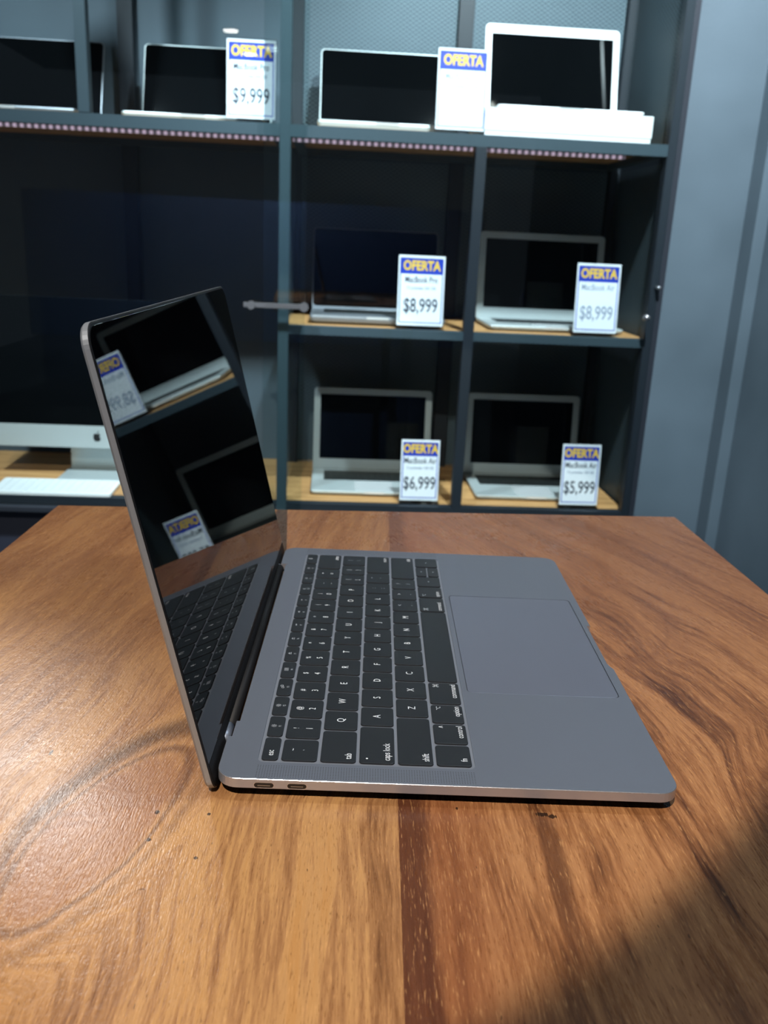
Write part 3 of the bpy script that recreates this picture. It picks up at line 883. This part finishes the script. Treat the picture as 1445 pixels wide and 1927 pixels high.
# white box under the white laptop
bxt = thing('white_box', 'flat white card box under the white laptop on the top shelf', 'box', tuple(P(0.585, 2.325, Z1)), YAW)
slab_obj('box_body', bxt, BOXW, -0.197, 0.197, -0.125, 0.125, 0.0, 0.040, 0.002, 0.0006)
slab_obj('box_lid', bxt, BOXW, -0.1985, 0.1985, -0.1265, 0.1265, 0.012, 0.060, 0.002, 0.0006)

# ------------------------------------------------------------------ price cards
def price_card(label, u, w_, z, wd, ht, lines, price=None, yaw=0.0, lean=6.0, faint=False):
    t = thing('price_card', label, 'sign', tuple(P(u, w_, z)), YAW + yaw, 'OFERTA price cards in clear stands')
    L = Rx(math.radians(90 - lean))          # local x across, y up, z towards viewer
    def q(name, bm, mat, parent=t): return obj(name, bm, mat, parent, False, None)
    M4 = T((0, 0, 0.003)) @ L
    hw = wd / 2
    o = obj('acrylic_holder', slab(bmesh.new(), -hw, hw, 0, ht, -0.0012, 0.0034, 0.0015), ACRYLIC, t, False, M4)
    obj('holder_foot', B(-hw, hw, -0.014, 0.026, 0.0002, 0.0026), ACRYLIC, t)
    card = obj('card', B(-hw + 0.003, hw - 0.003, 0.006, ht - 0.003, 0.0, 0.0008), PAPER, t, False, M4)
    bw = wd - 0.014
    bd = bmesh.new()
    e = 0.0009
    x0, x1, y0, y1 = -bw / 2, bw / 2, 0.012, ht - 0.009
    b_ = 0.0022
    for r in ((x0, x1, y0, y0 + b_), (x0, x1, y1 - b_, y1), (x0, x0 + b_, y0, y1), (x1 - b_, x1, y0, y1), (x0, x1, y1 - ht * 0.215, y1)):
        box(bd, r[0], r[1], r[2], r[3], 0.0008, 0.0010)
    obj('blue_print', bd, BLUE, card)
    hb = text_bm('OFERTA', 0.031, 0.80, 'CENTER', 0.0001, 0.0012)
    hdr = bmesh.new(); merge(hdr, hb, T((0, y1 - ht * 0.108, 0.0012)))
    obj('heading', hdr, YELLOW, card)
    ink = INK_FAINT if faint else INK  # pale ink puts overexposure into the colour of the writing
    for i, (s, yy, size, sx) in enumerate(lines):
        lb = bmesh.new(); merge(lb, text_bm(s, size, sx, 'CENTER', 0.0001, 0.0002), T((0, ht * yy, 0.0010)))
        obj('handwriting', lb, INK_FAINT if (i or faint) else INK, card)
    if price:
        lb = bmesh.new(); merge(lb, text_bm(price, 0.047, 0.66, 'CENTER', 0.0001, 0.0004), T((0, ht * 0.30, 0.0010)))
        obj('price', lb, ink, card)
    return t

PRO = [('MacBook Pro', .655, .021, .70), ('13 pulgadas 256 GB', .545, .010, .9)]
AIR = [('MacBook Air', .655, .022, .72), ('13 pulgadas 128 GB', .545, .010, .9)]
price_card('OFERTA price card on the top shelf, leftmost, with a lamp glare on its heading', -0.152, 2.205, Z1, 0.116, 0.176, PRO, '$9,999')
price_card('OFERTA price card on the top shelf between the black laptop and the white box', 0.331, 2.205, Z1, 0.122, 0.184, PRO, None, faint=True)
price_card('OFERTA price card on the middle shelf before the thin-framed laptop', 0.262, 2.207, Z2, 0.120, 0.176, PRO, '$8,999', 0.02)
price_card('OFERTA price card on the middle shelf, rightmost and almost blank below', 0.702, 2.207, Z2, 0.116, 0.176, AIR[:1], '$8,999', 0.03, faint=True)
price_card('OFERTA price card reading $6,999 on the lowest shelf', 0.285, 2.209, Z3, 0.106, 0.168, AIR, '$6,999', 0.02)
price_card('OFERTA price card reading $5,999 on the lowest shelf', 0.710, 2.209, Z3, 0.108, 0.170, AIR, '$5,999', 0.02)

# ------------------------------------------------------------------ desktop computer at left
def make_desktop():
    uc, wz = -0.583, 2.385
    t = thing('desktop_computer', 'silver all-in-one desktop computer with black glass on the lowest shelf at left', 'computer', tuple(P(uc, wz + 0.02, Z3)), YAW)
    z0 = 0.0
    M4 = Rx(math.radians(90 - 2))
    zb = 0.080            # bottom of chin above shelf
    slab_obj('chassis', t, STEEL_DK, -0.2725, 0.2725, zb, zb + 0.398, -0.002, 0.004, 0.007, 0.001, T((0, -0.02, 0)) @ M4)  # silver body coloured dark so its rim shows no lit edge
    bm = bmesh.new()
    L = [[(x, y, zz) for x, y in rrect(-0.268 + i_, 0.268 - i_, zb + 0.006 + i_, zb + 0.392 - i_, 0.01, 6)] for i_, zz in ((0, -0.002), (0.05, -0.010), (0.15, -0.026))]
    loft(bm, L); obj('rear_shell', bm, SILVER, t, False, T((0, -0.02, 0)) @ M4)
    slab_obj('screen', t, SCREEN_FAR, -0.2722, 0.2722, zb + 0.062, zb + 0.3978, 0.004, 0.0052, 0.006, 0, T((0, -0.02, 0)) @ M4)
    slab_obj('chin', t, SILVER, -0.2722, 0.2722, zb + 0.0005, zb + 0.0615, 0.004, 0.005, 0.004, 0.0003, T((0, -0.02, 0)) @ M4)
    # fruit emblem on the chin
    em = bmesh.new()
    pts = []
    prof = [(0.0, 0.78), (0.22, 0.90), (0.50, 0.90), (0.76, 0.68), (0.60, 0.46), (0.55, 0.20), (0.66, -0.08), (0.84, -0.22), (0.70, -0.58), (0.44, -0.92), (0.22, -0.95), (0.0, -0.86),
            (-0.22, -0.95), (-0.46, -0.92), (-0.78, -0.48), (-0.90, 0.10), (-0.78, 0.62), (-0.50, 0.90), (-0.22, 0.90)]
    em.faces.new([em.verts.new((x * 0.0118, y * 0.0118, 0)) for x, y in prof])
    em.faces.new([em.verts.new((x * 0.0118, y * 0.0118, 0)) for x, y in [(0.02, 1.0), (0.06, 1.25), (0.22, 1.45), (0.42, 1.52), (0.38, 1.28), (0.22, 1.08)]])
    obj('emblem', em, BLACK, t, False, T((0, -0.02, 0)) @ M4 @ T((0, zb + 0.030, 0.0053)))
    # stand
    bm = bmesh.new()
    L = []
    for i in range(9):
        a = i / 8
        y = 0.055 - 0.035 * a if a > 0.3 else 0.03 + 0.0
        y = 0.050 - 0.02 * a
        z = 0.006 + a * 0.16
        L.append([(x, yy, z) for x, yy in rrect(-0.095 + 0.01 * a, 0.095 - 0.01 * a, y, y + 0.006, 0.002, 2)])
    loft(bm, L); obj('stand_neck', bm, SILVER, t)
    slab_obj('stand_foot', t, SILVER, -0.098, 0.098, -0.100, 0.085, 0.0, 0.006, 0.008, 0.001)
make_desktop()

def make_keyboard():
    t = thing('white_keyboard', 'white wireless keyboard lying in front of the silver desktop computer', 'keyboard', tuple(P(-0.655, 2.243, Z3)), YAW)
    slab_obj('body', t, WHITE, -0.150, 0.150, -0.058, 0.058, 0.0, 0.009, 0.008, 0.001, Matrix.Rotation(math.radians(2), 4, 'X') @ T((0, 0, 0.002)))
    kb = bmesh.new()
    for r in range(6):
        for i in range(14):
            x0 = -0.145 + i * 0.0207
            slab(kb, x0, x0 + 0.0185, -0.054 + r * 0.018, -0.054 + r * 0.018 + 0.0158, 0.0088, 0.0112, 0.0015)
    obj('keycaps', kb, principled('white_keycaps', (0.74, 0.78, 0.80), 0.5), t, False, Matrix.Rotation(math.radians(2), 4, 'X') @ T((0, 0, 0.002)))
make_keyboard()

# ------------------------------------------------------------------ hanging spot lamp in front of the cabinet
def pendant():
    x, y, z = -0.74, 1.56, 1.15
    t = thing('pendant_lamp', 'black hanging spot lamp on a thin stem before the left cabinet', 'lamp', (x, y, CZ))
    aim = (Vector((-0.085, 0.015, 0)) - Vector((x, y, z))).normalized()
    bm = cyl(bmesh.new(), (0, 0, 0), (0, 0, z - CZ + 0.05), 0.006, seg=12); cyl(bm, (0, 0, 0), (0, 0, -0.02), 0.04, seg=24)
    obj('stem', bm, STEEL_DK, t)
    c0 = Vector((0, 0, z - CZ))
    obj('lamp_head', cyl(bmesh.new(), c0 - aim * 0.09, c0 + aim * 0.02, 0.034, 0.040, 24), STEEL_DK, t)
    obj('lens', cyl(bmesh.new(), c0 + aim * 0.0205, c0 + aim * 0.023, 0.034, 0.034, 24), LAMP, t)
    l = spot('lamp_light', Vector((x, y, z)) + aim * 0.06, (-0.088, 0.004, 0), 30, (1.0, 0.95, 0.90), 7.5, 1.0, 0.03)
pendant()

# ------------------------------------------------------------------ ceiling downlights (they mirror in the glass)
for lab, x, y in (('recessed ceiling light behind the viewer at left, nearer one', -0.68, -4.37), ('recessed ceiling light behind the viewer at left, farther one', -0.57, -5.33),
                  ('recessed ceiling light behind the viewer at right, nearer one', 2.66, -3.63), ('recessed ceiling light behind the viewer at right, farther one', 2.71, -4.87)):
    t = thing('ceiling_light', lab, 'ceiling light', (x, y, CZ), 0, 'recessed ceiling lights')
    bm = bmesh.new(); cyl(bm, (0, 0, -0.012), (0, 0, 0), 0.075, 0.085, 24); obj('trim_ring', bm, STEEL, t)
    bm = bmesh.new(); cyl(bm, (0, 0, -0.016), (0, 0, -0.012), 0.062, 0.062, 24); obj('lens', bm, LAMP, t)
for lab, x, y in (('ceiling spot lamp behind the viewer over the table', -0.28, -1.15), ('ceiling spot lamp right of the table', 0.75, 0.35), ('ceiling spot lamp before the desktop computer', -0.85, 0.75),
                  ('ceiling spot lamp before the display laptops', 0.5, 0.75), ('ceiling spot lamp by the right wall', 0.9, 1.2)):
    t = thing('spot_lamp', lab, 'ceiling light', (x, y, CZ), 0, 'ceiling spot lamps')
    bm = bmesh.new(); cyl(bm, (0, 0, -0.012), (0, 0, 0), 0.05, 0.06, 24); obj('trim_ring', bm, STEEL, t)
    bm = bmesh.new(); cyl(bm, (0, 0, -0.016), (0, 0, -0.012), 0.04, 0.04, 24); obj('lens', bm, LAMP, t)
